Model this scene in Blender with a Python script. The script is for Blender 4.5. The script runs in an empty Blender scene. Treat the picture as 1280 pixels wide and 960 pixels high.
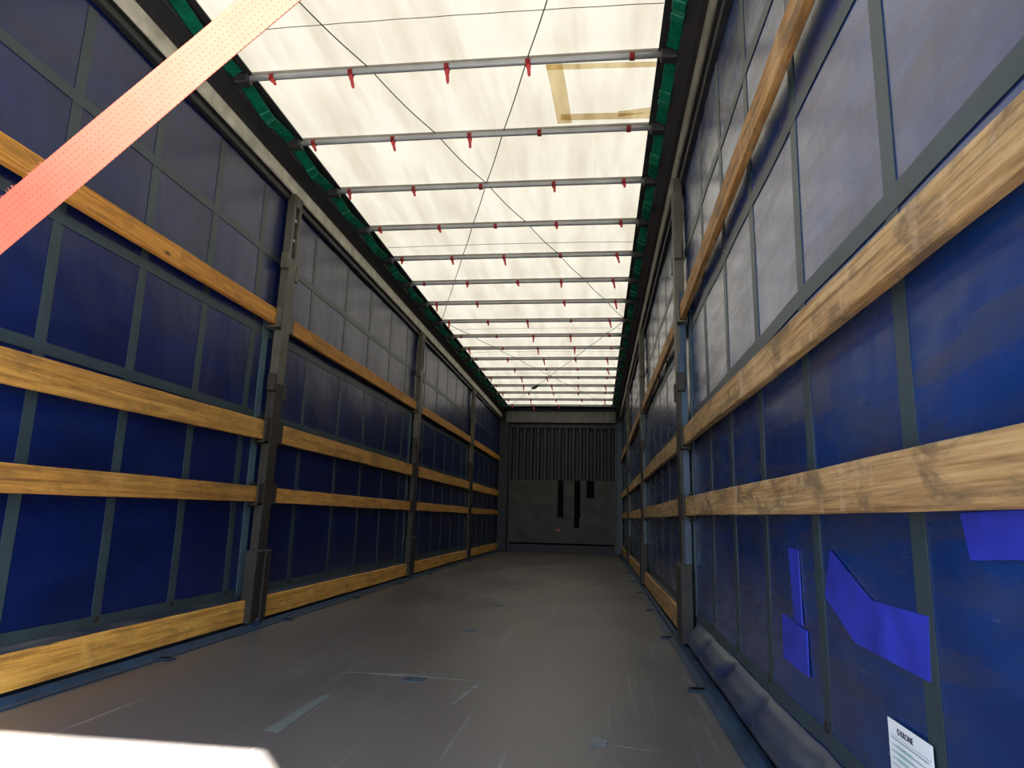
import bpy, bmesh, math, random
from mathutils import Vector, Matrix

S = bpy.context.scene
COL = S.collection
random.seed(7)

# ---------------------------------------------------------------- camera
cam_data = bpy.data.cameras.new('camera')
cam_data.sensor_fit = 'HORIZONTAL'
cam_data.sensor_width = 36.0
cam_data.lens = 849.09 / 1280 * 36.0
cam_data.clip_start = 0.02
cam = bpy.data.objects.new('camera', cam_data)
COL.objects.link(cam)
r_ = Vector((0.99222345, 0.12191923, 0.02506631))
u_ = Vector((-8.14456801e-04, -0.195021601, 0.980798609))
f_ = Vector((-0.12446668, 0.9731918, 0.19340571))
m = Matrix((r_, u_, -f_)).transposed().to_4x4()
m.translation = Vector((0.7616, 0.0, 0.6646))
cam.matrix_world = m
S.camera = cam

# ---------------------------------------------------------------- light
S.view_settings.view_transform = 'Standard'
S.view_settings.look = 'None'
S.view_settings.gamma = 1.0
S.view_settings.use_curve_mapping = False
S.view_settings.exposure = 1.2
SUN_DIR = Vector((-1.378, 1.775, -2.65)).normalized()
SUN_E = 38.0
SKY = 0.42
sl = bpy.data.lights.new('sun', 'SUN')
sl.energy = SUN_E
sl.angle = 0.012
sl.color = (1.0, 0.955, 0.88)
sun = bpy.data.objects.new('sun', sl)
sun.rotation_euler = SUN_DIR.to_track_quat('-Z', 'Y').to_euler()
sun.location = (3, -4, 8)
COL.objects.link(sun)
world = bpy.data.worlds.new('sky')
S.world = world
world.use_nodes = True
wn = world.node_tree
bg = wn.nodes['Background']
sky = wn.nodes.new('ShaderNodeTexSky')
sky.sky_type = 'NISHITA'
sky.sun_disc = False
sky.sun_elevation = math.asin(-SUN_DIR.z)
sky.sun_rotation = math.radians(140)
wn.links.new(sky.outputs[0], bg.inputs[0])
bg.inputs[1].default_value = SKY

# ---------------------------------------------------------------- materials
class NT:
    def __init__(s, name):
        s.m = bpy.data.materials.new(name)
        s.m.use_nodes = True
        s.t = s.m.node_tree
        s.b = s.t.nodes['Principled BSDF']
        s.out = s.t.nodes['Material Output']
    def n(s, typ, **kw):
        x = s.t.nodes.new('ShaderNode' + typ)
        for k, v in kw.items():
            setattr(x, k, v)
        return x
    def l(s, a, b):
        s.t.links.new(a, b)
    def coords(s, scale=(1, 1, 1), rot=(0, 0, 0), rand=False):
        tc = s.n('TexCoord'); mp = s.n('Mapping')
        mp.inputs['Scale'].default_value = scale
        mp.inputs['Rotation'].default_value = rot
        s.l(tc.outputs['Object'], mp.inputs['Vector'])
        if rand:
            oi = s.n('ObjectInfo'); mu = s.n('Math', operation='MULTIPLY'); mu.inputs[1].default_value = 57.0
            s.l(oi.outputs['Random'], mu.inputs[0])
            s.l(mu.outputs[0], mp.inputs['Location'])
        return mp.outputs[0]
    def noise(s, vec, scale=1, detail=4, rough=0.55, dist=0.0):
        x = s.n('TexNoise')
        x.inputs['Scale'].default_value = scale
        x.inputs['Detail'].default_value = detail
        x.inputs['Roughness'].default_value = rough
        x.inputs['Distortion'].default_value = dist
        s.l(vec, x.inputs['Vector'])
        return x.outputs['Fac']
    def ramp(s, fac, stops, interp='LINEAR'):
        x = s.n('ValToRGB')
        e = x.color_ramp.elements
        x.color_ramp.interpolation = interp
        while len(e) < len(stops):
            e.new(0.5)
        for i, (p, c) in enumerate(stops):
            e[i].position = p
            e[i].color = (c[0], c[1], c[2], 1) if not isinstance(c, (int, float)) else (c, c, c, 1)
        s.l(fac, x.inputs[0])
        return x.outputs[0]
    def mix(s, fac, a, b, mode='MIX'):
        x = s.n('MixRGB', blend_type=mode)
        for i, v in zip((0, 1, 2), (fac, a, b)):
            if hasattr(v, 'is_linked'):
                s.l(v, x.inputs[i])
            elif i == 0:
                x.inputs[0].default_value = v
            else:
                x.inputs[i].default_value = (v[0], v[1], v[2], 1)
        return x.outputs[0]
    def bump(s, h, strength=0.3, dist=0.01):
        x = s.n('Bump')
        x.inputs['Strength'].default_value = strength
        x.inputs['Distance'].default_value = dist
        s.l(h, x.inputs['Height'])
        s.l(x.outputs[0], s.b.inputs['Normal'])
    def base(s, c):
        if hasattr(c, 'is_linked'):
            s.l(c, s.b.inputs['Base Color'])
        else:
            s.b.inputs['Base Color'].default_value = (c[0], c[1], c[2], 1)
    def rough(s, v):
        if hasattr(v, 'is_linked'):
            s.l(v, s.b.inputs['Roughness'])
        else:
            s.b.inputs['Roughness'].default_value = v

def simple(name, c, rough=0.5, metal=0.0, var=0.25, scale=6.0):
    t = NT(name)
    n = t.noise(t.coords((scale,) * 3), 1, 5)
    lo = [x * (1 - var) for x in c]; hi = [min(1, x * (1 + var)) for x in c]
    t.base(t.ramp(n, [(0.3, lo), (0.7, hi)]))
    t.rough(rough)
    t.b.inputs['Metallic'].default_value = metal
    return t.m

def wood_mat(name, dark, mid, light, grime=0.6):
    t = NT(name)
    v1 = t.coords((16, 1.0, 22), rand=True)
    grain = t.noise(v1, 1.6, 9, 0.66, 1.1)
    v2 = t.coords((90, 2.6, 120), rand=True)
    fine = t.noise(v2, 1.0, 4, 0.7)
    v3 = t.coords((5.0, 3.2, 9.0), rand=True)
    blot = t.noise(v3, 1.5, 6, 0.68, 0.5)
    c = t.ramp(grain, [(0.36, dark), (0.48, mid), (0.60, light)])
    c = t.mix(0.42, c, t.ramp(fine, [(0.38, [x * 0.40 for x in mid]), (0.60, light)]))
    c = t.mix(t.ramp(blot, [(0.49, 0.0), (0.62, grime)]), c, [mid[0] * 0.36, mid[1] * 0.42, mid[2] * 0.6])
    pale = t.noise(t.coords((7.0, 6.0, 3.0), rand=True), 1.3, 4, 0.6)
    c = t.mix(t.ramp(pale, [(0.56, 0.0), (0.66, grime * 0.6)]), c, [light[0] * 1.05, light[1] * 1.12, light[2] * 1.5])
    scr = t.noise(t.coords((40, 1.2, 60), rot=(0.12, 0, 0), rand=True), 1.0, 3, 0.6)
    c = t.mix(t.ramp(scr, [(0.60, 0.0), (0.68, grime * 0.7)]), c, [x * 0.3 for x in mid])
    vor = t.n('TexVoronoi'); vor.inputs['Scale'].default_value = 1.0
    t.l(t.coords((5.0, 2.4, 7.0), rand=True), vor.inputs['Vector'])
    knot = t.ramp(vor.outputs['Distance'], [(0.03, 1.0), (0.085, 0.0)])
    c = t.mix(knot, c, (0.06, 0.032, 0.015))
    oi = t.n('ObjectInfo')
    hv = t.n('HueSaturation')
    mr = t.n('MapRange'); mr.inputs['To Min'].default_value = 0.78; mr.inputs['To Max'].default_value = 1.15
    t.l(oi.outputs['Random'], mr.inputs[0]); t.l(mr.outputs[0], hv.inputs['Value'])
    t.l(c, hv.inputs['Color'])
    t.base(t.mix(1.0, hv.outputs[0], oi.outputs['Color'], 'MULTIPLY'))
    t.rough(0.7)
    t.bump(grain, 0.25, 0.004)
    return t.m

def curtain_mat(name, dirty=1.0):
    t = NT(name)
    v = t.coords((1, 1, 1))
    big = t.noise(t.coords((1, 0.8, 1.6), rot=(0.7, 0, 0)), 2.2, 6, 0.6, 0.4)
    smear = t.noise(t.coords((1, 1.3, 7.0), rot=(-0.75, 0, 0)), 1.6, 5, 0.58, 0.5)
    k = 1.3 if dirty else 0.66
    g = 1.0 if dirty else 0.62
    base = t.ramp(big, [(0.3, (0.0012 * k, 0.010 * k * g, 0.058 * k)), (0.55, (0.002 * k, 0.020 * k * g, 0.098 * k)), (0.75, (0.004 * k, 0.030 * k * g, 0.145 * k))])
    dirt = t.ramp(smear, [(0.46, 0.0), (0.66, 0.5 if dirty else 0.05)])
    base = t.mix(dirt, base, (0.036, 0.033, 0.028))
    specks = t.noise(t.coords((1, 4, 26), rot=(-0.5, 0, 0)), 2.0, 3, 0.5)
    base = t.mix(t.ramp(specks, [(0.68, 0.0), (0.80, 0.4 if dirty else 0.0)]), base, (0.09, 0.12, 0.16))
    t.base(base)
    t.rough(t.ramp(smear, [(0.38, 0.21), (0.62, 0.32)] if dirty else [(0.3, 0.28), (0.7, 0.31)]))
    t.b.inputs['Specular IOR Level'].default_value = 0.85 if dirty else 0.5
    t.b.inputs['Coat Weight'].default_value = 0.30 if dirty else 0.0
    t.b.inputs['Coat Roughness'].default_value = 0.25
    wob = t.noise(t.coords((1, 2.2, 1.3)), 1.5, 3, 0.5)
    t.bump(wob, 0.35, 0.03)
    return t.m

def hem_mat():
    t = NT('dusty_highlit_blue_tarpaulin')
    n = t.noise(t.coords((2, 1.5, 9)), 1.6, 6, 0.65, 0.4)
    t.base(t.ramp(n, [(0.35, (0.004, 0.014, 0.060)), (0.52, (0.030, 0.040, 0.062)), (0.7, (0.085, 0.092, 0.095))]))  # greys mix dust with highlights of the bulging fold, painted into the colour
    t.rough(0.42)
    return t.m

def band_mat(name, c):
    t = NT(name)
    n = t.noise(t.coords((9, 9, 9)), 1, 6, 0.65)
    n2 = t.noise(t.coords((30, 60, 8)), 1, 3)
    col = t.ramp(n, [(0.3, [x * 0.7 for x in c]), (0.65, c), (0.8, [x * 1.5 for x in c])])
    col = t.mix(t.ramp(n2, [(0.62, 0.0), (0.75, 0.3)]), col, [x * 2.2 for x in c])
    t.base(col)
    t.rough(0.42)
    return t.m

def floor_mat():
    t = NT('phenolic_plywood_floor')
    big = t.noise(t.coords((1.2, 0.6, 1)), 1.3, 6, 0.6)
    base = t.ramp(big, [(0.3, (0.062, 0.058, 0.058)), (0.7, (0.112, 0.104, 0.101))])
    sc = None
    for rot, sx, sy, lo in ((0.05, 34, 0.7, 0.66), (0.35, 40, 0.9, 0.68), (-0.3, 44, 1.1, 0.69), (1.45, 46, 0.8, 0.69), (1.62, 30, 0.6, 0.68)):
        n = t.noise(t.coords((sx, sy, 1), rot=(0, 0, rot)), 1.0, 2, 0.4)
        f = t.ramp(n, [(lo, 0.0), (lo + 0.07, 0.6)])
        sc = f if sc is None else t.mix(1.0, sc, f, 'LIGHTEN')
    patch = t.noise(t.coords((1, 1, 1)), 1.7, 5, 0.7)
    sc = t.mix(1.0, sc, t.ramp(patch, [(0.36, 0.2), (0.60, 1.0)]), 'MULTIPLY')
    base = t.mix(sc, base, (0.25, 0.26, 0.26))
    sp = t.noise(t.coords((70, 70, 1)), 1.0, 2)
    base = t.mix(t.ramp(sp, [(0.74, 0.0), (0.8, 0.5)]), base, (0.35, 0.33, 0.30))
    # brown dust in broad random patches
    dust = t.noise(t.coords((0.5, 0.25, 1)), 1.5, 4)
    base = t.mix(t.ramp(dust, [(0.4, 0.0), (0.8, 0.5)]), base, (0.085, 0.058, 0.034))
    t.base(base)
    t.rough(t.ramp(big, [(0.3, 0.33), (0.7, 0.45)]))
    # faint cross-wise mesh print of the anti-slip coating
    w = t.n('TexVoronoi'); w.inputs['Scale'].default_value = 160
    t.l(t.coords((1, 1, 1)), w.inputs['Vector'])
    t.bump(w.outputs['Distance'], 0.12, 0.002)
    return t.m

def roof_mat(name, tint_lo, tint_hi, refl=(0.5, 0.47, 0.40), fac=0.35):
    t = NT(name)
    st = t.noise(t.coords((7, 0.9, 1)), 1.0, 5, 0.6, 0.3)
    bl = t.noise(t.coords((1.3, 1.3, 1)), 1.6, 6, 0.65, 0.3)
    col = t.ramp(st, [(0.3, tint_lo), (0.6, tint_hi)])
    col = t.mix(t.ramp(bl, [(0.58, 0.0), (0.85, 0.45)]), col, [tint_lo[0] * 0.8, tint_lo[1] * 0.7, tint_lo[2] * 0.5])
    tr = t.n('BsdfTranslucent'); df = t.n('BsdfDiffuse'); mx = t.n('MixShader')
    t.l(col, tr.inputs[0])
    df.inputs[0].default_value = (*refl, 1)
    mx.inputs[0].default_value = fac
    t.l(tr.outputs[0], mx.inputs[1]); t.l(df.outputs[0], mx.inputs[2])
    t.l(mx.outputs[0], t.out.inputs['Surface'])
    return t.m

def strap_mat():
    t = NT('red_webbing')
    tc = t.n('TexCoord'); mp = t.n('Mapping')
    mp.inputs['Scale'].default_value = (1, 1, 1)
    t.l(tc.outputs['UV'], mp.inputs['Vector'])
    # woven rows of dark stitch dots: UV in metres along / across the webbing
    sep = t.n('SeparateXYZ'); t.l(mp.outputs[0], sep.inputs[0])
    def cell(o, size, width):
        a = t.n('Math', operation='DIVIDE'); a.inputs[1].default_value = size; t.l(o, a.inputs[0])
        b = t.n('Math', operation='FRACT'); t.l(a.outputs[0], b.inputs[0])
        c = t.n('Math', operation='LESS_THAN'); c.inputs[1].default_value = width; t.l(b.outputs[0], c.inputs[0])
        return c.outputs[0]
    mu = t.n('Math', operation='MULTIPLY')
    t.l(cell(sep.outputs[0], 0.0068, 0.30), mu.inputs[0]); t.l(cell(sep.outputs[1], 0.0072, 0.2), mu.inputs[1])
    n = t.noise(mp.outputs[0], 40, 4)
    c = t.ramp(n, [(0.3, (0.34, 0.060, 0.0340)), (0.7, (0.38, 0.070, 0.0410))])
    c = t.mix(t.n('Math').outputs[0] if False else mu.outputs[0], c, (0.20, 0.026, 0.016))
    t.base(c)
    t.rough(0.8)
    return t.m

def plastic_mat():
    t = NT('green_plastic')
    n = t.noise(t.coords((20, 20, 20)), 1, 5)
    c = t.ramp(n, [(0.3, (0.002, 0.14, 0.075)), (0.7, (0.004, 0.26, 0.14))])
    t.base(c); t.rough(0.4)
    tr = t.n('BsdfTranslucent'); mx = t.n('MixShader'); mx.inputs[0].default_value = 0.35
    t.l(c, tr.inputs[0]); t.l(t.b.outputs[0], mx.inputs[1]); t.l(tr.outputs[0], mx.inputs[2])
    t.l(mx.outputs[0], t.out.inputs['Surface'])
    return t.m

M = {
    'wood_l': wood_mat('yellow_pine', (0.26, 0.10, 0.014), (0.57, 0.285, 0.046), (0.70, 0.40, 0.085), 0.5),
    'wood_r': wood_mat('weathered_pine', (0.17, 0.08, 0.024), (0.38, 0.22, 0.078), (0.52, 0.36, 0.17), 0.85),
    'curtain_l': curtain_mat('blue_tarpaulin', 0.0),
    'curtain_r': curtain_mat('dirty_blue_tarpaulin', 1.0),
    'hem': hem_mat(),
    'band': band_mat('grey_weld_band', (0.026, 0.044, 0.055)),
    'bandlight': band_mat('pale_strap', (0.060, 0.105, 0.135)),
    'patch': simple('bright_blue_patch', (0.018, 0.030, 0.34), 0.4, var=0.3, scale=9),
    'floor': floor_mat(),
    'roof': roof_mat('white_roof_sheet', (0.0505, 0.0470, 0.0375), (0.0650, 0.0625, 0.0535)),
    'rooftape': roof_mat('brown_repair_tape', (0.74, 0.65, 0.48), (0.92, 0.85, 0.69), fac=0.05),
    'alu': simple('dull_aluminium', (0.33, 0.34, 0.345), 0.42, 0.2, 0.15),
    'black': simple('black_steel', (0.020, 0.020, 0.021), 0.5, 0.0, 0.3),
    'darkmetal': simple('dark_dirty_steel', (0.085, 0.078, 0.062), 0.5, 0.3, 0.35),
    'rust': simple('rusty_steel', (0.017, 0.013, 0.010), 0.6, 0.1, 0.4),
    'lip': simple('dirty_cream_lip', (0.55, 0.52, 0.41), 0.45, 0.0, 0.3, 9),
    'lip_r': simple('darker_cream_lip', (0.17, 0.16, 0.125), 0.5, 0.0, 0.3, 9),  # same cream hue as the left lip, in a darker tone
    'green': plastic_mat(),
    'red': simple('red_tie_webbing', (0.42, 0.025, 0.03), 0.6, 0, 0.25),
    'cable': simple('steel_cable', (0.10, 0.10, 0.09), 0.5, 0.5),
    'seam': simple('grey_seam', (0.22, 0.20, 0.17), 0.8),
    'bluesteel': simple('blue_painted_steel', (0.010, 0.034, 0.072), 0.45, 0.0, 0.45, 8),
    'slot': simple('blue_floor_plate', (0.005, 0.026, 0.050), 0.4, 0.0, 0.3),
    'navy': simple('navy_panel', (0.005, 0.006, 0.021), 0.55, 0.0, 0.3, 5),
    'ply': simple('grey_plywood', (0.034, 0.032, 0.034), 0.6, 0.0, 0.45, 4),
    'header': simple('grey_beam', (0.11, 0.11, 0.10), 0.55, 0.0, 0.2),
    'void': simple('black_strip', (0.003, 0.003, 0.003), 0.95),
    'tape': simple('grey_tape', (0.085, 0.105, 0.102), 0.6, 0.0, 0.2, 20),
    'paper': simple('white_label', (0.70, 0.73, 0.76), 0.45, 0.0, 0.05),
    'ink': simple('black_ink', (0.015, 0.02, 0.03), 0.6),
    'inkgrey': simple('grey_print', (0.30, 0.36, 0.40), 0.6),
    'inkgreen': simple('pale_green_print', (0.33, 0.47, 0.44), 0.6),
    'strap': strap_mat(),
    'ground': simple('asphalt', (0.10, 0.098, 0.096), 0.9, 0.0, 0.2, 1),
    'redspot': simple('red_reflector', (0.22, 0.03, 0.02), 0.4),
    'chalk': simple('pale_scuff', (0.13, 0.137, 0.132), 0.8, 0.0, 0.5, 30),
    'rubber': simple('black_rubber', (0.012, 0.012, 0.012), 0.7),
}

# ---------------------------------------------------------------- mesh helpers
class MB:
    def __init__(s):
        s.bm = bmesh.new()
        s.uv = None
    def box(s, x0, x1, y0, y1, z0, z1, bevel=0.0, seg=1):
        b = bmesh.new()
        r = bmesh.ops.create_cube(b, size=1.0)
        for v in b.verts:
            v.co = Vector(((x0 + x1) / 2 + v.co.x * (x1 - x0), (y0 + y1) / 2 + v.co.y * (y1 - y0), (z0 + z1) / 2 + v.co.z * (z1 - z0)))
        if bevel:
            bmesh.ops.bevel(b, geom=list(b.edges), offset=bevel, segments=seg, affect='EDGES')
        s._merge(b)
        return s
    def _merge(s, b, mat=None):
        me = bpy.data.meshes.new('tmp')
        if mat is not None:
            bmesh.ops.transform(b, matrix=mat, verts=b.verts)
        b.to_mesh(me); b.free()
        s.bm.from_mesh(me)
        bpy.data.meshes.remove(me)
    def rbox(s, size, mat, bevel=0.0):
        b = bmesh.new()
        bmesh.ops.create_cube(b, size=1.0)
        for v in b.verts:
            v.co = Vector((v.co.x * size[0], v.co.y * size[1], v.co.z * size[2]))
        if bevel:
            bmesh.ops.bevel(b, geom=list(b.edges), offset=bevel, segments=1, affect='EDGES')
        s._merge(b, mat)
        return s
    def prism_y(s, prof, y0, y1, n=1):
        """closed x-z profile extruded along y"""
        rings = []
        for i in range(n + 1):
            y = y0 + (y1 - y0) * i / n
            rings.append([s.bm.verts.new((x, y, z)) for x, z in prof])
        k = len(prof)
        for a, b in zip(rings, rings[1:]):
            for i in range(k):
                s.bm.faces.new((a[i], a[(i + 1) % k], b[(i + 1) % k], b[i]))
        s.bm.faces.new(rings[0][::-1]); s.bm.faces.new(rings[-1])
        bmesh.ops.recalc_face_normals(s.bm, faces=s.bm.faces)
        return s
    def prism_z(s, poly, z0, z1):
        a = [s.bm.verts.new((x, y, z0)) for x, y in poly]
        b = [s.bm.verts.new((x, y, z1)) for x, y in poly]
        k = len(poly)
        for i in range(k):
            s.bm.faces.new((a[i], a[(i + 1) % k], b[(i + 1) % k], b[i]))
        s.bm.faces.new(a[::-1]); s.bm.faces.new(b)
        bmesh.ops.recalc_face_normals(s.bm, faces=s.bm.faces)
        return s
    def tube(s, pts, rx, rz=None, seg=10, up=Vector((0, 0, 1))):
        rz = rx if rz is None else rz
        pts = [Vector(p) for p in pts]
        rings = []
        for i, p in enumerate(pts):
            d = (pts[min(i + 1, len(pts) - 1)] - pts[max(i - 1, 0)]).normalized()
            upv = up if abs(d.dot(up)) < 0.95 else Vector((1, 0, 0))
            sx = d.cross(upv).normalized(); sz = sx.cross(d).normalized()
            rings.append([s.bm.verts.new(p + sx * (rx * math.cos(2 * math.pi * k / seg)) + sz * (rz * math.sin(2 * math.pi * k / seg))) for k in range(seg)])
        for a, b in zip(rings, rings[1:]):
            for k in range(seg):
                s.bm.faces.new((a[k], a[(k + 1) % seg], b[(k + 1) % seg], b[k]))
        s.bm.faces.new(rings[0][::-1]); s.bm.faces.new(rings[-1])
        bmesh.ops.recalc_face_normals(s.bm, faces=s.bm.faces)
        return s
    def build(s, name, mat, parent=None, origin=None, smooth=False):
        me = bpy.data.meshes.new(name)
        if origin is not None:
            bmesh.ops.translate(s.bm, verts=s.bm.verts, vec=-Vector(origin))
        s.bm.to_mesh(me); s.bm.free()
        if smooth:
            for p in me.polygons:
                p.use_smooth = True
        me.materials.append(mat)
        o = bpy.data.objects.new(name, me)
        COL.objects.link(o)
        if origin is not None:
            o.location = origin
        if parent is not None:
            o.parent = parent
            # world-space meshes under a moved parent keep their place
            o.location = Vector(o.location) - world_loc(parent)
        return o

def world_loc(o):
    v = Vector(o.location)
    while o.parent:
        o = o.parent
        v += Vector(o.location)
    return v

def tag(o, label=None, cat=None, group=None, kind=None):
    if label: o['label'] = label
    if cat: o['category'] = cat
    if group: o['group'] = group
    if kind: o['kind'] = kind
    return o

def empty(name, loc):
    o = bpy.data.objects.new(name, None)
    o.empty_display_size = 0.1
    o.location = loc
    COL.objects.link(o)
    return o

# ---------------------------------------------------------------- key dimensions
Y_REAR, Y_FRONT = 0.20, 14.10
POST_Y = [3.98, 7.375, 10.77]
FACE = 1.24            # inner face of the planks
CURT = 1.29            # inner face of the curtain
ROOF = 2.955
ORD = ['first', 'second', 'third', 'fourth', 'fifth', 'sixth', 'seventh', 'eighth', 'ninth', 'tenth', 'eleventh', 'twelfth',
       'thirteenth', 'fourteenth', 'fifteenth', 'sixteenth', 'seventeenth', 'eighteenth']

# ---------------------------------------------------------------- setting
fl = MB().box(-1.175, 1.175, Y_REAR, Y_FRONT, -0.05, 0.0).build('floor', M['floor'])
tag(fl, 'brown scratched phenolic plywood load floor of the trailer', 'floor', kind='structure')
gr = MB().box(-40, 40, -40, 60, -1.35, -1.25).build('ground', M['ground'])
tag(gr, 'grey yard surface below and behind the trailer', 'ground', kind='structure')
for sd, nm in ((-1, 'left'), (1, 'right')):
    prof = [(1.172, 0.0), (1.172, 0.006), (1.205, 0.008), (1.215, 0.026), (1.232, 0.026), (1.242, 0.004), (1.325, 0.0), (1.325, -0.16), (1.172, -0.16)]
    b = MB().prism_y([(sd * x, z) for x, z in prof], Y_REAR, Y_FRONT, 1).build('baseboard_' + nm, M['bluesteel'])
    tag(b, 'blue painted steel edge rail along the %s side of the floor' % nm, 'floor rail', kind='structure')

# vertical weld bands of each side curtain
def band_ys(sd):
    a = [0.70, 1.215, 1.755, 2.27, 2.775, 3.30] if sd > 0 else [0.70, 1.20, 1.70, 2.205, 2.70, 3.205, 3.71]
    b = [4.50, 5.16, 5.755, 6.38, 6.965]
    c = [7.82, 8.45, 9.02, 9.60, 10.2]
    d = [11.2, 11.75, 12.3, 12.85, 13.4]
    return a + b + c + d

def wall_x(sd, y, z):
    """inner surface of a curtain (positive = away from the middle)"""
    x = CURT + 0.0035 * math.sin(y * 2.3 + sd) * math.sin(z * 2.0) + 0.002 * math.sin(y * 7.1 + z * 3.0 + sd)
    if sd > 0:
        # the loose lower hem of the right curtain bellies inwards, pinched at the straps
        amp = 0.085 if y < 3.85 else 0.03
        k = min(1.0, abs(y - 3.85) / 0.15)
        pinch = 1.0
        for by in band_ys(1):
            pinch -= 0.30 * math.exp(-((y - by) / 0.05) ** 2)
        bell = math.exp(-((z - 0.085) / 0.062) ** 2) + 0.25 * math.exp(-((z - 0.0) / 0.04) ** 2)
        x -= amp * k * pinch * bell
    else:
        amp = 0.004 if y < 3.9 else 0.022
        x -= amp * math.exp(-((z - 0.14) / 0.032) ** 2)
    return x

def sheet(sd, ys, zs, off, closed=True, thick=0.004):
    mb = MB()
    g = [[mb.bm.verts.new((sd * (wall_x(sd, y, z) - off), y, z)) for z in zs] for y in ys]
    h = [[mb.bm.verts.new((sd * (wall_x(sd, y, z) - off + thick), y, z)) for z in zs] for y in ys]
    for q, fl_ in ((g, False), (h, True)):
        for i in range(len(ys) - 1):
            for j in range(len(zs) - 1):
                mb.bm.faces.new((q[i][j], q[i + 1][j], q[i + 1][j + 1], q[i][j + 1]))
    n, k = len(ys), len(zs)
    for i in range(n - 1):
        mb.bm.faces.new((g[i][0], g[i + 1][0], h[i + 1][0], h[i][0]))
        mb.bm.faces.new((g[i][-1], g[i + 1][-1], h[i + 1][-1], h[i][-1]))
    for j in range(k - 1):
        mb.bm.faces.new((g[0][j], g[0][j + 1], h[0][j + 1], h[0][j]))
        mb.bm.faces.new((g[-1][j], g[-1][j + 1], h[-1][j + 1], h[-1][j]))
    bmesh.ops.recalc_face_normals(mb.bm, faces=mb.bm.faces)
    return mb

def lin(a, b, step):
    n = max(1, int(round((b - a) / step)))
    return [a + (b - a) * i / n for i in range(n + 1)]

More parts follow.
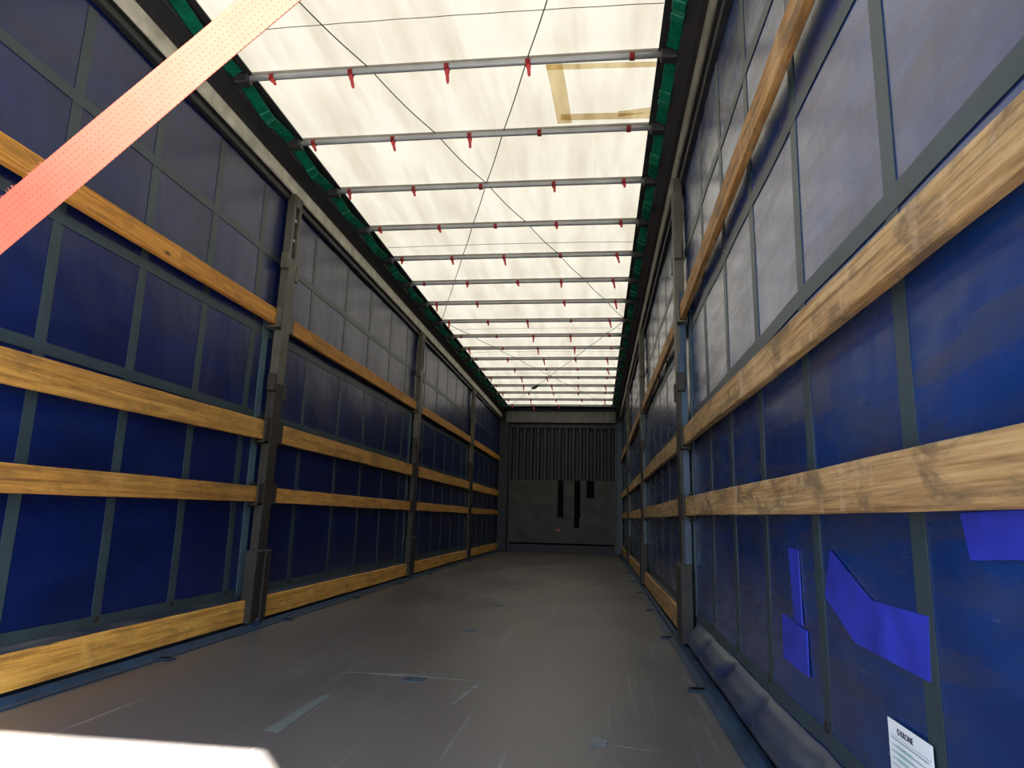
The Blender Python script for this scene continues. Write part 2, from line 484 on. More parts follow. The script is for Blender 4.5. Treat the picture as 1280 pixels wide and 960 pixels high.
ZS = lin(-0.08, 0.34, 0.02) + lin(0.42, 2.76, 0.09)
for sd, nm in ((-1, 'left'), (1, 'right')):
    SPL = 0.19 if sd < 0 else 0.165
    w = sheet(sd, lin(Y_REAR, Y_FRONT + 0.17, 0.05), [SPL] + [z for z in ZS if z > SPL + 0.005], 0.0).build('wall_' + nm, M['curtain_l' if sd < 0 else 'curtain_r'], smooth=True)
    tag(w, 'blue tarpaulin curtain with grey weld bands forming the %s wall' % nm, 'curtain wall', kind='structure')
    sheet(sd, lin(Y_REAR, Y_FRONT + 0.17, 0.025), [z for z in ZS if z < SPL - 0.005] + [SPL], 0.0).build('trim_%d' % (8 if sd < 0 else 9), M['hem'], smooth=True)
    tag(S.objects['trim_%d' % (8 if sd < 0 else 9)], 'dusty loose lower hem of the %s curtain, grey highlights in its colour' % nm, 'curtain hem', kind='structure')
    for y in band_ys(sd):
        hw = 0.0265 if y < 4 else 0.022
        sheet(sd, lin(y - hw, y + hw, 0.027), [z for z in ZS if 0.17 < z < 2.75], 0.0025, thick=0.002).build('weld_band', M['band'], w)
    for z, hh in ((0.205 if sd < 0 else 0.188, 0.022 if sd < 0 else 0.016), (1.243, 0.023), (1.757, 0.023), (2.262, 0.023)):
        sheet(sd, lin(Y_REAR + 0.02, Y_FRONT - 0.05, 0.05), [z - hh, z, z + hh], 0.0035, thick=0.002).build('weld_band', M['band'], w)
    for y in POST_Y:
        hb = sheet(sd, lin(y - 0.155, y - 0.085, 0.035), [z for z in ZS if 0.17 < z < 1.87], 0.005, thick=0.003).build('tension_strap', M['bandlight'], w)
        hb['label'] = 'pale blue-grey tension strap running down the curtain beside a post'
    for y in [q for q in band_ys(sd) if 1 < q < 8]:
        e = MB()
        p = Vector((sd * (wall_x(sd, y, 0.212) - 0.005), y, 0.212))
        e.tube([p + Vector((sd * 0.002, 0, 0)), p - Vector((sd * 0.003, 0, 0))], 0.013, seg=14)
        e.build('eyelet', M['rust'], w)
    if sd > 0:
        def patch(poly, mat, off=0.0045, name='repair_patch'):
            off = CURT - min(wall_x(1, y, z) for y, z in poly) + 0.0030
            mb = MB()
            a = [mb.bm.verts.new((sd * (CURT - off - 0.0015), y, z)) for y, z in poly]
            b = [mb.bm.verts.new((sd * (CURT - off + 0.002), y, z)) for y, z in poly]
            k = len(poly)
            for i in range(k):
                mb.bm.faces.new((a[i], a[(i + 1) % k], b[(i + 1) % k], b[i]))
            mb.bm.faces.new(a); mb.bm.faces.new(b)
            bmesh.ops.recalc_face_normals(mb.bm, faces=mb.bm.faces)
            return mb.build(name, mat, w)
        patch([(1.995, 0.605), (1.905, 0.600), (1.900, 0.412), (1.970, 0.416)], M['patch'], 0.009)['label'] = 'narrow upright bright blue repair patch'
        patch([(2.095, 0.418), (1.867, 0.405), (1.873, 0.295), (2.105, 0.298)], M['patch'], 0.0072)['label'] = 'squarish bright blue repair patch below the narrow one'
        patch([(1.65, 0.611), (1.464, 0.538), (1.431, 0.527), (1.202, 0.528), (1.214, 0.427), (1.531, 0.433), (1.703, 0.505)], M['patch'], 0.009)['label'] = 'large bent bright blue repair patch'
        patch([(1.072, 0.688), (0.80, 0.692), (0.80, 0.625), (0.945, 0.629), (1.057, 0.622)], M['patch'], 0.009)['label'] = 'bright blue repair patch under the lowest near plank'
    # dark curtain runner track under the roof rail
    tr = MB().box(sd * 1.262 if sd > 0 else -1.30, 1.30 if sd > 0 else -1.262, Y_REAR, Y_FRONT, 2.695, 2.75, 0.004).build('trim_%d' % (1 if sd < 0 else 2), M['black'])
    tag(tr, 'black curtain runner track under the %s roof rail' % nm, 'runner track', kind='structure')
    prof = [(1.262, 2.748), (1.243, 2.745), (1.236, 2.752), (1.232, 2.822), (1.226, 2.828), (1.205, 2.835), (1.152, 2.878), (1.150, 3.02), (1.335, 3.02), (1.335, 2.70), (1.302, 2.70), (1.302, 2.748)]
    rl = MB().prism_y([(sd * x, z) for x, z in prof], Y_REAR, Y_FRONT + 0.16, 1).build('trim_%d' % (3 if sd < 0 else 4), M['black'])
    tag(rl, 'black roof side rail above the %s curtain' % nm, 'roof rail', kind='structure')
    lp = MB().prism_y([(sd * x, z) for x, z in [(1.247, 2.743), (1.240, 2.741), (1.2325, 2.748), (1.2285, 2.824), (1.234, 2.826), (1.238, 2.752)]], Y_REAR + 0.01, Y_FRONT - 0.02, 1)
    lp.build('lip', M['lip' if sd < 0 else 'lip_r'], rl)['label'] = 'dirty cream metal lip along the lower edge of the rail'

# roof sheet, sagging a little between the bows
BOW_Y = [2.38, 3.03, 3.67, 4.31, 4.96, 5.61, 6.26, 6.91, 7.60, 8.26, 8.89, 9.52, 10.21, 10.85, 11.53, 12.21, 12.94, 13.64]
def roof_z(x, y):
    z = ROOF + 0.010 * (1 - (x / 1.1) ** 2)
    ys = [0.15, 1.08, 1.73] + BOW_Y + [14.1]
    for a, b in zip(ys, ys[1:]):
        if a <= y <= b:
            t = (y - a) / (b - a)
            z += 0.016 * math.sin(math.pi * t) + 0.001 * math.sin(x * 23 + a * 5) * math.sin(math.pi * t)
    return z
mb = MB()
xs = lin(-1.16, 1.16, 0.058); ys = lin(Y_REAR, 13.92, 0.055)
g = [[mb.bm.verts.new((x, y, roof_z(x, y))) for x in xs] for y in ys]
for i in range(len(ys) - 1):
    for j in range(len(xs) - 1):
        mb.bm.faces.new((g[i][j], g[i][j + 1], g[i + 1][j + 1], g[i + 1][j]))
ceil = mb.build('ceiling', M['roof'], smooth=True)
tag(ceil, 'translucent white sliding roof sheet with sunlight glowing through', 'roof', kind='structure')
for sd in (-1, 1):
    mb = MB()
    a, b = (1.060, 1.128)
    for (y0, y1) in [(Y_REAR, 13.92)]:
        mb.box(min(sd * a, sd * b), max(sd * a, sd * b), y0, y1, 2.944, 2.951)
    mb.build('edge_band', M['black'], ceil)['label'] = 'black hem along the edge of the roof sheet'
def roof_strip(p, q, width, mat, name, drop, thick=0.0016):
    """ribbon under the roof sheet from p to q in x, y"""
    p = Vector((p[0], p[1], 0)); q = Vector((q[0], q[1], 0))
    d = (q - p).normalized(); s_ = Vector((-d.y, d.x, 0)) * width / 2
    n = max(2, int((q - p).length / 0.06))
    mb = MB(); rows = []
    for i in range(n + 1):
        c = p + (q - p) * i / n
        rows.append([mb.bm.verts.new((v.x, v.y, roof_z(v.x, v.y) - dz)) for v, dz in ((c - s_, drop), (c + s_, drop), (c + s_, drop + thick), (c - s_, drop + thick))])
    for a, b in zip(rows, rows[1:]):
        for k in range(4):
            mb.bm.faces.new((a[k], a[(k + 1) % 4], b[(k + 1) % 4], b[k]))
    mb.bm.faces.new(rows[0]); mb.bm.faces.new(rows[-1][::-1])
    bmesh.ops.recalc_face_normals(mb.bm, faces=mb.bm.faces)
    return mb.build(name, mat, ceil)
for y in (2.74, 5.44, 8.08, 9.28, 10.72, 11.9, 13.3):
    roof_strip((-1.06, y), (1.06, y), 0.004 if y < 3 else 0.006, M['seam'], 'seam', 0.002)
tp = []
tp.append(roof_strip((0.535, 3.06), (0.570, 3.645), 0.085, M['rooftape'], 'repair_tape', 0.003))
tp.append(roof_strip((0.50, 3.135), (1.06, 3.15), 0.045, M['rooftape'], 'repair_tape', 0.006))
tp.append(roof_strip((0.55, 3.585), (1.06, 3.595), 0.055, M['rooftape'], 'repair_tape', 0.006))
tp.append(roof_strip((0.88, 3.57), (1.06, 3.545), 0.045, M['rooftape'], 'repair_tape', 0.009))
for o in tp:
    o['label'] = 'brown stained repair tape framing a patch of the roof sheet'

# rear frame (behind and beside the camera; it shapes the sun patch on the floor)
rf = MB().box(-1.335, 1.335, Y_REAR + 0.01, Y_REAR + 0.28, 2.66, 2.94, 0.004).build('trim_5', M['bluesteel'])
tag(rf, 'blue rear header beam over the open doorway', 'rear beam', kind='structure')
for sd, n in ((-1, 6), (1, 7)):
    o = MB().box(min(sd * 1.2, sd * 1.335), max(sd * 1.2, sd * 1.335), Y_REAR + 0.01, Y_REAR + 0.46, 0.0, 2.66, 0.004).build('trim_%d' % n, M['bluesteel'])
    tag(o, 'blue rear corner post at the %s of the open doorway' % ('left' if sd < 0 else 'right'), 'rear post', kind='structure')

# front wall
fw = MB().box(-1.335, 1.335, Y_FRONT + 0.10, Y_FRONT + 0.16, -0.2, 3.02).build('wall_front', M['navy'])
tag(fw, 'dark navy front wall of corrugated steel over plywood', 'wall', kind='structure')
mb = MB()
x = -1.07; pts = []
per = 0.146
while x < 1.15 - 0.02:
    for dx, d in ((0.0, 0.0), (0.055, 0.0), (0.075, 0.075), (0.126, 0.075)):
        if x + dx < 1.15:
            pts.append((x + dx, Y_FRONT + 0.005 + d))
    x += per
front = [(px, py) for px, py in pts]
back = [(px, py + 0.006) for px, py in reversed(pts)]
mb.prism_z(front + back, 1.43, 2.53)
mb.build('corrugated_panel', M['navy'], fw)['label'] = 'dark navy corrugated upper panel'
MB().box(-1.07, 1.15, Y_FRONT - 0.01, Y_FRONT + 0.06, 2.525, 2.60, 0.004).build('top_flange', M['navy'], fw)
MB().box(-1.15, 1.15, Y_FRONT - 0.05, Y_FRONT + 0.06, 2.635, 2.87, 0.006).build('header_beam', M['header'], fw)['label'] = 'plain grey beam across the top of the front wall'
for px in (-1.0, 0.98):
    for k in range(7):
        mb = MB()
        z = 2.665 + k * 0.03
        mb.tube([(px, Y_FRONT - 0.05, z), (px, Y_FRONT - 0.056, z)], 0.009, seg=8)
        mb.build('rivet', M['alu'], fw)
MB().box(-1.26, 1.26, Y_FRONT - 0.22, Y_FRONT + 0.13, 2.962, 3.03).build('roof_stop', M['black'], fw)
MB().box(-1.045, 1.14, Y_FRONT - 0.012, Y_FRONT + 0.05, 0.185, 1.445, 0.003).build('plywood_panel', M['ply'], fw)['label'] = 'worn grey plywood lower panel'
MB().box(-1.0, 1.10, Y_FRONT + 0.02, Y_FRONT + 0.055, 0.145, 0.19).build('gap_shade', M['void'], fw)  # black box paints in the dark between panel and kick plate
MB().box(-1.07, 1.15, Y_FRONT - 0.02, Y_FRONT + 0.055, 0.0, 0.15, 0.004).build('kick_plate', M['navy'], fw)
for x0, x1, z0, z1 in ((-0.040, 0.079, 0.70, 1.447), (0.300, 0.405, 0.50, 0.70), (0.300, 0.422, 0.695, 1.447), (0.545, 0.706, 1.096, 1.447)):
    MB().box(x0, x1, Y_FRONT - 0.020, Y_FRONT - 0.008, z0, z1).build('black_strip', M['void'], fw)['label'] = 'black vertical strip on the plywood'
mb = MB(); mb.tube([(-0.03, Y_FRONT - 0.012, 0.443), (-0.03, Y_FRONT - 0.022, 0.443)], 0.05, 0.03, seg=14)
mb.build('reflector', M['redspot'], fw)
for x0, x1 in ((-1.280, -1.075), (1.15, 1.280)):
    mb = MB().box(x0, x1, Y_FRONT - 0.06, Y_FRONT + 0.06, 0.0, 2.64, 0.006)
    mb.build('corner_post', M['bluesteel' if x0 > 0 else 'navy'], fw)
MB().box(1.118, 1.15, Y_FRONT - 0.075, Y_FRONT - 0.0, 0.0, 2.52, 0.004).build('corner_angle', M['bluesteel'], fw)

# ---------------------------------------------------------------- side posts
PZ = {'lowest': (0.039, 0.161), 'second': (0.720, 0.811), 'third': (1.093, 1.209), 'topmost': (1.819, 1.917)}
PZR = {'lowest': (0.039, 0.161), 'second': (0.700, 0.800), 'third': (1.085, 1.190), 'topmost': (1.819, 1.917)}
def lean(sd, y, z):
    return 0.042 * (z - 1.2) / 1.4 if sd < 0 else 0.012 * (z - 1.2)
def side_post(sd, y, nth):
    nm = 'left' if sd < 0 else 'right'
    t = empty('side_post', (sd * 1.25, y, 0.0))
    tag(t, 'dark steel side post on the %s, %s of three counting from the camera' % (nm, ORD[nth]), 'post', 'side posts between the curtain bays')
    def bx(mb, x0, x1, y0, y1, z0, z1, bev=0.003):
        a, b = sorted((sd * x0, sd * x1))
        mb.box(a, b, y + y0, y + y1, z0, z1, bev)
    def fin(mb, name, mat, label=None):
        for v in mb.bm.verts:
            v.co.y += lean(sd, v.co.y, v.co.z)
        o = mb.build(name, mat, t)
        if label: o['label'] = label
        return o
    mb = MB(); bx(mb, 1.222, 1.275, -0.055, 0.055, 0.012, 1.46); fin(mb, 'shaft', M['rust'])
    mb = MB(); bx(mb, 1.220, 1.275, -0.052, 0.052, 1.45, 2.30); fin(mb, 'upper_shaft', M['darkmetal'], 'greyer upper part of the post')  # greyer tone begins above the near-black lower shaft
    # forked head with a long slot
    mb = MB(); bx(mb, 1.222, 1.275, -0.055, -0.028, 2.28, 2.742); bx(mb, 1.222, 1.275, 0.028, 0.055, 2.28, 2.742); bx(mb, 1.222, 1.275, -0.04, 0.04, 2.66, 2.742)
    fin(mb, 'forked_head', M['darkmetal'])
    mb = MB(); bx(mb, 1.25, 1.27, -0.03, 0.03, 2.30, 2.66); fin(mb, 'slot_shade', M['void'])  # black inset box, the slot's shade put into its colour
    for z in (2.42, 2.56):
        mb = MB(); bx(mb, 1.232, 1.252, -0.018, 0.018, z, z + 0.022)
        fin(mb, 'latch_bolt', M['alu'])
    # wide rusty foot with its own slot and pin
    mb = MB(); bx(mb, 1.205, 1.275, -0.095, -0.02, 0.03, 0.44, 0.006); bx(mb, 1.205, 1.275, 0.02, 0.095, 0.03, 0.44, 0.006); bx(mb, 1.212, 1.272, -0.05, 0.05, 0.03, 0.14, 0.004); bx(mb, 1.212, 1.272, -0.05, 0.05, 0.27, 0.44, 0.004)
    foot = fin(mb, 'foot', M['rust'], 'wide rusty foot of the post')
    mb = MB(); bx(mb, 1.205, 1.255, -0.05, 0.03, 0.0, 0.05, 0.004); fin(mb, 'base_plate', M['bluesteel'])
    pz = PZ if sd < 0 else PZR
    for key in ('topmost', 'third', 'second'):
        z0, z1 = pz[key]
        for s in (-1, 1):
            mb = MB()
            a, b = sorted((s * 0.05, s * 0.145))
            bx(mb, 1.268, 1.277, a, b, z0 - 0.03, z1 + 0.025)
            a2, b2 = sorted((s * 0.05, s * 0.125))
            bx(mb, 1.226, 1.270, a2, b2, z0 - 0.020, z0 - 0.008, 0.001)
            a3, b3 = sorted((s * 0.055, s * 0.118))
            bx(mb, 1.226, 1.2372, a3, b3, z0 - 0.02, z1 + 0.02, 0.002)
            fin(mb, 'plank_pocket', M['darkmetal' if key == 'topmost' else 'rust'])
    for s, z in ((-1, 2.205), (1, 2.16), (-1, 1.40), (1, 1.36)):
        mb = MB()
        a, b = sorted((s * 0.055, s * 0.092))
        bx(mb, 1.215, 1.262, a, b, z, z + 0.11, 0.004)
        fin(mb, 'empty_pocket', M['darkmetal'] if z > 2 else M['rust'])
    if sd > 0:
        mb = MB(); bx(mb, 1.240, 1.276, -0.064, -0.054, 0.44, 2.0, 0.001)
        fin(mb, 'edge_strip', M['bluesteel'], 'blue painted strip on the near edge of the post')
        mb = MB(); bx(mb, 1.225, 1.262, -0.082, -0.062, 1.50, 1.62, 0.003)
        fin(mb, 'latch', M['bluesteel'])
    return t
for sd in (-1, 1):
    for k, y in enumerate(POST_Y):
        side_post(sd, y, k)

# ---------------------------------------------------------------- wooden planks
BAY = ['nearest bay', 'bay after first post', 'bay after second post', 'farthest bay']
LOOK = {'lowest': 'lowest yellowish wooden plank', 'second': 'narrow wooden plank, second from the floor', 'third': 'broad wooden plank, third from the floor', 'topmost': 'topmost orange-brown wooden plank'}
LOOKR = {'lowest': 'lowest brown wooden plank', 'second': 'worn wooden plank, second from the floor', 'third': 'broad worn plank, third from the floor', 'topmost': 'topmost orange-brown wooden plank'}
def plank(sd, bay, key):
    z0, z1 = (PZ if sd < 0 else PZR)[key]
    ends = [0.50] + POST_Y + [13.98]
    zc = (z0 + z1) / 2
    y0 = ends[bay] + (0.064 if bay else 0.0); y1 = ends[bay + 1] - (0.064 if bay < 3 else 0.0)
    if bay: y0 += 0.03
    if bay < 3: y1 -= 0.03
    y0 += lean(sd, y0, zc) if bay else 0; y1 += lean(sd, y1, zc) if bay < 3 else 0
    if key == 'lowest':
        if bay: y0 += 0.006
        if bay < 3: y1 -= 0.006
    th = 0.026
    dzb = dzt = 0.0                      # how far the near end of a plank hangs below / above its far end
    if sd > 0 and bay == 0:
        dzb, dzt = {'topmost': (0.06, 0.06), 'third': (-0.018, -0.037), 'second': (-0.012, -0.017)}[key]
        if key == 'topmost': th = 0.0272
    if sd < 0 and bay == 0:
        dzb, dzt = {'topmost': (-0.02, -0.02), 'third': (-0.040, -0.030), 'second': (-0.027, -0.006), 'lowest': (-0.004, 0.004)}[key]
    mb = MB()
    n = 26
    ph = random.uniform(0, 6); amp = random.uniform(0.001, 0.004)
    c = 0.003
    rings = []
    for i in range(n + 1):
        t = i / n
        y = y0 + (y1 - y0) * t
        off = amp * math.sin(math.pi * t) * 1.5
        wv = amp * math.sin(2.2 * math.pi * t + ph) * math.sin(math.pi * t)
        zz = (dzb * (1 - t) + wv, dzt * (1 - t) + wv)
        xi, xo = FACE - off, FACE + th - off * 0.5
        j = lambda: random.uniform(-0.0008, 0.0008)
        prof = [(xi, z0 + c), (xi + c, z0), (xo - c, z0), (xo, z0 + c), (xo, z1 - c), (xo - c, z1), (xi + c, z1), (xi, z1 - c)]
        rings.append([mb.bm.verts.new((sd * (px + j()), y, pz + zz[1 if pz > zc else 0] + j())) for px, pz in prof])
    for a, b in zip(rings, rings[1:]):
        for k in range(8):
            mb.bm.faces.new((a[k], a[(k + 1) % 8], b[(k + 1) % 8], b[k]))
    mb.bm.faces.new(rings[0][::-1]); mb.bm.faces.new(rings[-1])
    bmesh.ops.recalc_face_normals(mb.bm, faces=mb.bm.faces)
    o = mb.build('wooden_plank', M['wood_l' if sd < 0 else 'wood_r'], origin=(sd * (FACE + th / 2), (y0 + y1) / 2, zc))
    lab = '%s, %s wall, %s' % ((LOOK if sd < 0 else LOOKR)[key], 'left' if sd < 0 else 'right', BAY[bay])
    tone = {'lowest': (1.05, 1.0, 0.95), 'second': (0.74, 0.66, 0.60), 'third': (0.88, 0.82, 0.78), 'topmost': (0.80, 0.64, 0.46)} if sd < 0 else {'lowest': (0.9, 0.8, 0.6), 'second': (0.95, 0.91, 0.86), 'third': (0.98, 0.93, 0.88), 'topmost': (0.86, 0.70, 0.50)}
    o.color = (*tone[key], 1)
    tag(o, lab, 'plank', 'wooden side planks along the %s curtain' % ('left' if sd < 0 else 'right'))
for sd in (-1, 1):
    for bay in range(4):
        for key in ('lowest', 'second', 'third', 'topmost'):
            if sd > 0 and bay == 0 and key == 'lowest':
                continue
            plank(sd, bay, key)

# ---------------------------------------------------------------- roof bows with red ties
TIE_X = [-0.97, -0.50, -0.03, 0.44, 0.92]
def tie(x, y, bow, tail, swing):
    """red loop around the bow with a loose tail"""
    mb = MB()
    zc = 2.922
    ring = []
    for k in range(13):
        a = 2 * math.pi * k / 12
        ring.append((y + 0.0195 * math.cos(a), zc + 0.021 * math.sin(a)))
    w = 0.0125
    prev = None
    first = None
    for (yy, zz) in ring[:-1]:
        cur = (mb.bm.verts.new((x - w, yy, zz)), mb.bm.verts.new((x + w, yy, zz)))
        if prev: mb.bm.faces.new((prev[0], prev[1], cur[1], cur[0]))
        else: first = cur
        prev = cur
    mb.bm.faces.new((prev[0], prev[1], first[1], first[0]))
    bmesh.ops.solidify(mb.bm, geom=list(mb.bm.faces), thickness=-0.002)
    if tail > 0.02:
        p0 = Vector((x + 0.004, y - 0.012, zc - 0.02))
        d = Vector((swing, -0.25, -1)).normalized()
        side = Vector((1, 0, swing)).normalized() * 0.011
        nrm = d.cross(side).normalized() * 0.0018
        rows = []
        for q, ww in ((0, 0.8), (0.25, 1.15), (0.4, 0.8), (0.85, 0.75), (1.0, 0.35)):
            c = p0 + d * tail * q
            rows.append([mb.bm.verts.new(c + side * ww + nrm), mb.bm.verts.new(c - side * ww + nrm), mb.bm.verts.new(c - side * ww - nrm), mb.bm.verts.new(c + side * ww - nrm)])
        for a, b in zip(rows, rows[1:]):
            for k in range(4):
                mb.bm.faces.new((a[k], a[(k + 1) % 4], b[(k + 1) % 4], b[k]))
        mb.bm.faces.new(rows[0][::-1]); mb.bm.faces.new(rows[-1])
    bmesh.ops.recalc_face_normals(mb.bm, faces=mb.bm.faces)
    mb.build('tie_strap', M['red'], bow)['label'] = 'red webbing tie looped round the bow'
TAILS = {1: [(0.055, 0.75), (0.105, 0.32), (0.105, 0.14), (0.085, 0.10), (0, 0)],
         2: [(0.060, 0.50), (0.085, 0.30), (0.085, 0.12), (0, 0), (0, 0)],
         3: [(0.062, 0.3), (0.05, 0.3), (0, 0), (0.055, 0.1), (0.035, 0.05)],
         4: [(0.03, 0.8), (0.035, 0.4), (0.0, 0.0), (0.03, 0.1), (0.03, 0.05)]}
for i, y in enumerate(BOW_Y):
    t = empty('roof_bow', (0, y, 2.90))
    if i == 0:
        lab = 'grey roof bow mostly above the picture top, a red tie tail showing beside the strap'
    else:
        lab = 'grey tubular roof bow with red ties, %s whole one from the camera' % ORD[i - 1]
    tag(t, lab, 'roof bow', 'roof bows under the white sheet')
    mb = MB()
    mb.tube([(-1.075 + 2.15 * k / 10, y, 2.922 + 0.004 * (1 - (2 * k / 10 - 1) ** 2)) for k in range(11)], 0.0155, 0.0165, seg=14)
    mb.build('tube', M['alu'], t, smooth=True)
    mb = MB().box(-1.06, 1.06, y - 0.010, y + 0.010, 2.938, 2.954, 0.002)
    mb.build('sheet_sleeve', M['seam'], t)
    for sd in (-1, 1):
        a, b = sorted((sd * 1.07, sd * 1.152))
        MB().box(a, b, y - 0.03, y + 0.03, 2.888, 2.94, 0.006).build('end_carriage', M['black'], t)
    for k, x in enumerate(TIE_X):
        if i in TAILS:
            tl, sw = TAILS[i][k]
        else:
            tl, sw = random.choice([0.0, 0.035, 0.055, 0.075, 0.08]), random.uniform(-0.05, 0.35)
        if i == 0:
            tl, sw = 0.10, 0.2
        if i == 7 and k == 2: continue
        tie(x + random.uniform(-0.03, 0.03), y, t, tl, sw)

# green folding hinge plates along both roof rails
for sd in (-1, 1):
    nm = 'left' if sd < 0 else 'right'
    for i in range(len(BOW_Y) - 1):
        ya, yb = BOW_Y[i] + 0.035, BOW_Y[i + 1] - 0.035
        ym = (ya + yb) / 2
        t = empty('hinge_plate', (sd * 1.125, ym, 2.91))
        if i == 0:
            lab = 'green folding hinge plate on the %s roof rail before the first whole bow' % nm
        else:
            lab = 'green folding hinge plate on the %s roof rail between the %s and %s bows' % (nm, ORD[i - 1], ORD[i])
        tag(t, lab, 'hinge plate', 'green hinge plates along the %s roof rail' % nm)
        for s, (p, q) in ((-1, (ya, ym - 0.006)), (1, (ym + 0.006, yb))):
            mb = MB()
            L = q - p
            # plate with raised diagonal ribs and a stepped fold at its middle end
            slope = -0.03 * s
            c = Vector((sd * 1.124, (p + q) / 2, 2.912))
            rot = Matrix.Translation(c) @ Matrix.Rotation(math.atan(s * 0.028 / L * 2) * 0.6, 4, 'X') @ Matrix.Rotation(sd * 0.5, 4, 'Y')
            mb.rbox((0.062, L, 0.010), rot, 0.002)
            for k in range(6):
                rr = rot @ Matrix.Translation((0, -L / 2 + L * (k + 0.5) / 6.2, -0.007)) @ Matrix.Rotation(0.7, 4, 'Z')
                mb.rbox((0.062, 0.007, 0.006), rr, 0.0)
            mb.build('fold_plate', M['green'], t)
            mb = MB()
            rr = rot @ Matrix.Translation((0, -s * (L / 2 - 0.03), -0.012))
            mb.rbox((0.066, 0.055, 0.014), rr, 0.003)
            mb.build('hinge_lug', M['green'], t)

# ---------------------------------------------------------------- bracing cables
def cable(p, q, lab, n=24):
    mb = MB()
    p = Vector(p); q = Vector(q)
    pts = []
    for i in range(n + 1):
        c = p + (q - p) * i / n
        # rides over the bows, hangs slightly between them
        z = 2.948
        for a, b in zip(BOW_Y, BOW_Y[1:]):
            if a <= c.y <= b:
                z -= 0.016 * math.sin(math.pi * (c.y - a) / (b - a))
        pts.append((c.x, c.y, z))
    mb.tube(pts, 0.0032, seg=6)
    o = mb.build('roof_cable', M['cable'], origin=(p + q) / 2 + Vector((0, 0, 0)))
    tag(o, lab, 'cable', 'thin bracing cables crossing under the roof')
    return o
cable((-1.075, 1.03, 2.94), (1.075, 7.62, 2.94), 'dark thin near roof cable running from near left to middle right rail', 120)
cable((1.075, 0.98, 2.942), (-1.06, 7.56, 2.942), 'dark thin near roof cable running from near right to middle left rail', 120)
c3 = cable((1.075, 7.66, 2.94), (-1.07, 13.85, 2.94), 'far roof cable with a grey-green tag, from middle right to far left', 120)
cable((-1.06, 7.60, 2.942), (1.06, 13.85, 2.942), 'far thin roof cable from middle left rail to far right corner', 120)
mb = MB()
mb.rbox((0.075, 0.36, 0.03), Matrix.Translation((-0.31, 11.63, 2.93)) @ Matrix.Rotation(0.33, 4, 'Z'), 0.006)
mb.build('cable_tag', simple('grey_green_tag', (0.22, 0.32, 0.30), 0.6), c3)['label'] = 'grey-green tag wrapped on the cable'

# ---------------------------------------------------------------- floor plates, side slots
ROWS = [2.92 + 1.243 * k for k in range(9)]
for k, y in enumerate(ROWS):
    x0 = 0.014
    t = empty('floor_plate', (x0, y, 0.0))
    tag(t, 'blue recessed lashing plate in the middle of the floor, %s from the camera' % ORD[k], 'floor plate', 'lashing plates in the middle of the floor')
    mb = MB()
    mb.box(x0 - 0.042, x0 + 0.042, y - 0.036, y - 0.030, 0.0, 0.0028); mb.box(x0 - 0.042, x0 + 0.042, y + 0.030, y + 0.036, 0.0, 0.0028)
    mb.box(x0 - 0.042, x0 - 0.036, y - 0.031, y + 0.031, 0.0, 0.0028); mb.box(x0 + 0.036, x0 + 0.042, y - 0.031, y + 0.031, 0.0, 0.0028)
    mb.build('rim', M['slot'], t)
    MB().box(x0 - 0.037, x0 + 0.037, y - 0.031, y + 0.031, 0.0, 0.0015).build('well', M['slot'], t)
    MB().box(x0 - 0.012, x0 + 0.012, y - 0.024, y - 0.014, 0.0008, 0.0045, 0.001).build('lashing_bar', M['bluesteel'], t)
for sd in (-1, 1):
    nm = 'left' if sd < 0 else 'right'
    for k, y in enumerate(ROWS):
        yy = y + (0.10 if sd < 0 else 0.07)
        t = empty('lashing_slot', (sd * 1.165, yy, 0.0))
        tag(t, 'dark blue lashing slot at the %s floor edge, %s from the camera' % (nm, ORD[k]), 'lashing slot', 'lashing slots along the %s floor edge' % nm)
        a, b = sorted((sd * 1.128, sd * 1.212))
        MB().box(a, b, yy - 0.030, yy + 0.030, 0.0, 0.010, 0.002).build('plate', M['slot'], t)
        a, b = sorted((sd * 1.138, sd * 1.190))
        MB().box(a, b, yy - 0.016, yy + 0.016, 0.009, 0.0115).build('opening_shade', M['void'], t)  # flat black slab painted as the dark of the hole

# grey tape strip and pale scuff stuck on the floor
o = MB().prism_z([(-0.262, 2.165), (-0.205, 2.150), (-0.222, 2.612), (-0.252, 2.600)], 0.0003, 0.0014).build('tape_strip', M['tape'], origin=(-0.235, 2.38, 0.0))
tag(o, 'pale grey tape strip stuck on the near floor left of the blue plate', 'tape')

# scuff marks ground into the floor sheet
def scuff(poly):
    MB().prism_z(poly, 0.0001, 0.0006).build('scuff_mark', M['chalk'], fl)
scuff([(-0.30, 2.985), (-0.03, 2.962), (0.04, 2.972), (0.10, 2.962), (0.32, 2.955), (0.10, 2.976), (0.03, 2.996), (-0.06, 3.0), (-0.16, 2.992)])
scuff([(-0.17, 4.285), (0.02, 4.255), (0.19, 4.24), (0.03, 4.272)])
scuff([(0.735, 2.19), (0.77, 2.20), (0.80, 2.225), (0.79, 2.30), (0.76, 2.33), (0.75, 2.27), (0.73, 2.24)])
scuff([(0.79, 2.245), (0.95, 2.205), (0.93, 2.222), (0.79, 2.26)])
scuff([(0.235, 2.58), (0.255, 2.58), (0.30, 2.93), (0.275, 2.93)])

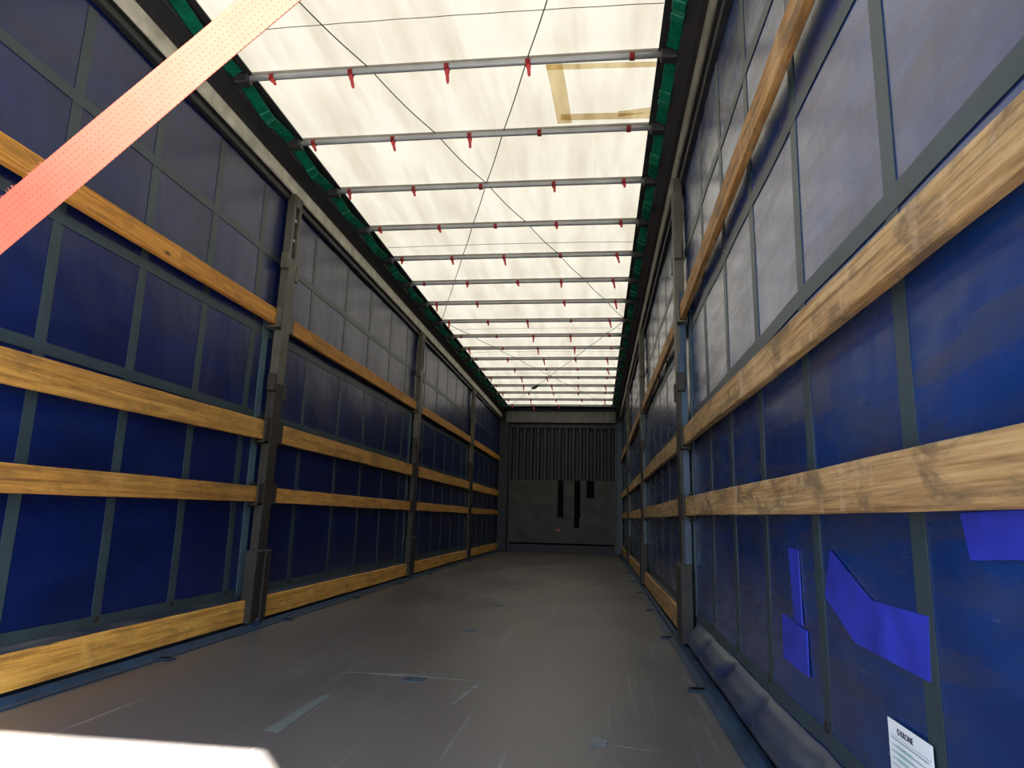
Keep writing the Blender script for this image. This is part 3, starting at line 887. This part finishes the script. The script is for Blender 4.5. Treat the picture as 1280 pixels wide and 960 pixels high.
# ---------------------------------------------------------------- sticker on the right curtain
SX = CURT - 0.012
st = MB().box(SX, SX + 0.0015, 1.216, 1.383, 0.195, 0.333, 0.0004).build('sticker', M['paper'], origin=(SX, 1.30, 0.264))
tag(st, 'white printed instruction sticker with black heading low on the right curtain', 'sticker')
def rect(mb, ya, yb, za, zb, d=0.0008):
    mb.box(SX - d, SX + 0.0002, min(ya, yb), max(ya, yb), za, zb)
def text(body, size, y, z, mat, name, shear=0.0):
    cu = bpy.data.curves.new(name, 'FONT')
    cu.body = body; cu.size = size; cu.extrude = 0.0003; cu.offset = size * 0.006
    o = bpy.data.objects.new('tmp', cu); COL.objects.link(o)
    dg = bpy.context.evaluated_depsgraph_get()
    me = bpy.data.meshes.new_from_object(o.evaluated_get(dg))
    bpy.data.objects.remove(o)
    me.name = name
    mat4 = Matrix(((0, 0, -1, SX - 0.0005), (-1, 0, 0, y), (0, 1, 0, z), (0, 0, 0, 1)))
    me.transform(Matrix.Translation((-SX, -1.30, -0.264)) @ mat4)
    me.materials.clear(); me.materials.append(mat)
    q = bpy.data.objects.new(name, me); COL.objects.link(q); q.parent = st
    return q
text('KRONE', 0.0145, 1.332, 0.3135, M['ink'], 'heading_text')['label'] = 'black heading lettering'
mb = MB()
c = Vector((SX, 1.340, 0.3185))
for k in range(8):
    a = 2 * math.pi * k / 8
    b_ = Matrix.Translation(c + Vector((0, 0.0042 * math.cos(a), 0.0042 * math.sin(a)))) @ Matrix.Rotation(a, 4, 'X')
    mb.rbox((0.0012, 0.0034, 0.0016), b_)
mb.build('emblem', M['ink'], st)
mb = MB()
for k in range(9):
    z = 0.302 - k * 0.0105
    rect(mb, 1.372 - 0.004 * (k % 2), 1.232 + 0.012 * ((k * 5) % 4), z, z + 0.0022)
rect(mb, 1.375, 1.222, 0.3078, 0.3084)
mb.build('printed_lines', M['inkgrey'], st)
mb = MB()
for k in range(3):
    rect(mb, 1.350, 1.290, 0.2905 - k * 0.0105, 0.2955 - k * 0.0105, 0.001)
mb.build('green_print', M['inkgreen'], st)

# ---------------------------------------------------------------- red ratchet strap across the open rear
def aim(u, v, y):
    d = f_ + r_ * ((u - 640) / 849.09) - u_ * ((v - 480) / 849.09)
    return cam.matrix_world.translation + d * (y / d.y)
P0, P1 = aim(0, 284, 0.75), aim(300, 31, 0.71)      # two points measured on the strap
sd_ = (P1 - P0) / (P1.x - P0.x)
A = P0 + sd_ * max((0.05 - P0.z) / sd_.z, -1.18 - P0.x); B = P0 + sd_ * (1.195 - P0.x)
root = empty('webbing_strap', A)
tag(root, 'sunlit red lashing strap stretched diagonally across the near left foreground', 'strap')
mb = MB()
n = 150
TA = (P0.x - A.x) / (B.x - A.x) + 0.02; TB = (P1.x - A.x) / (B.x - A.x) - 0.02
uvl = mb.bm.loops.layers.uv.new('UVMap')
rows = []
axis = (B - A).normalized()
base_n = Vector((0, -1, 0)); base_w = axis.cross(base_n).normalized()
for i in range(n + 1):
    t = i / n
    c = A + (B - A) * t
    tw = math.radians(-46 + 24 * min(1, max(0, (t - TA) / (TB - TA))))
    wv = (base_w * math.cos(tw) + base_n * math.sin(tw))
    nv = axis.cross(wv).normalized()
    hw = 0.0238
    rows.append(([mb.bm.verts.new(c + wv * hw + nv * 0.001), mb.bm.verts.new(c - wv * hw + nv * 0.001), mb.bm.verts.new(c - wv * hw - nv * 0.001), mb.bm.verts.new(c + wv * hw - nv * 0.001)], t * (B - A).length))
for (a, ta), (b, tb) in zip(rows, rows[1:]):
    for k in range(4):
        f = mb.bm.faces.new((a[k], a[(k + 1) % 4], b[(k + 1) % 4], b[k]))
        v0, v1 = ((0.0, 0.051) if k == 0 else (0.051, 0.051) if k == 1 else (0.051, 0.0) if k == 2 else (0.0, 0.0))
        for lp_, uv in zip(f.loops, ((ta, v0), (ta, v1), (tb, v1), (tb, v0))):
            lp_[uvl].uv = uv
for (a, ta), (b, tb) in zip(rows, rows[1:]):
    for k in range(4):
        mb.bm.edges.get((a[k], b[k])).smooth = False
mb.bm.faces.new(rows[0][0][::-1]); mb.bm.faces.new(rows[-1][0])
bmesh.ops.recalc_face_normals(mb.bm, faces=mb.bm.faces)
mb.build('webbing', M['strap'], root, smooth=True)
mb = MB()
for i in range(60):
    t = random.uniform(TA - 0.03, TA + 0.015)
    c = A + (B - A) * t
    tw = math.radians(-46 + 24 * min(1, max(0, (t - TA) / (TB - TA))))
    wv = -(base_w * math.cos(tw) + base_n * math.sin(tw))
    if wv.z < 0: wv = -wv
    e = c + wv * 0.0236
    d = (wv + axis * random.uniform(-1, 1) + base_n * random.uniform(-0.5, 0.5)).normalized() * random.uniform(0.001, 0.004)
    mb.tube([e, e + d], 0.00018, seg=4)
mb.build('frayed_threads', M['strap'], root)['kind'] = 'stuff'
mb = MB().box(A.x - 0.028, A.x + 0.028, A.y - 0.008, A.y + 0.008, 0.0265, A.z + 0.02, 0.003)
mb.build('floor_hook', M['darkmetal'], root)
mb = MB().rbox((0.06, 0.012, 0.05), Matrix.Translation(B - axis * 0.01) @ Matrix.Rotation(-0.75, 4, 'Y'), 0.003)
mb.build('post_hook', M['darkmetal'], root)
M['void'].node_tree.nodes['Principled BSDF'].inputs['Specular IOR Level'].default_value = 0.1
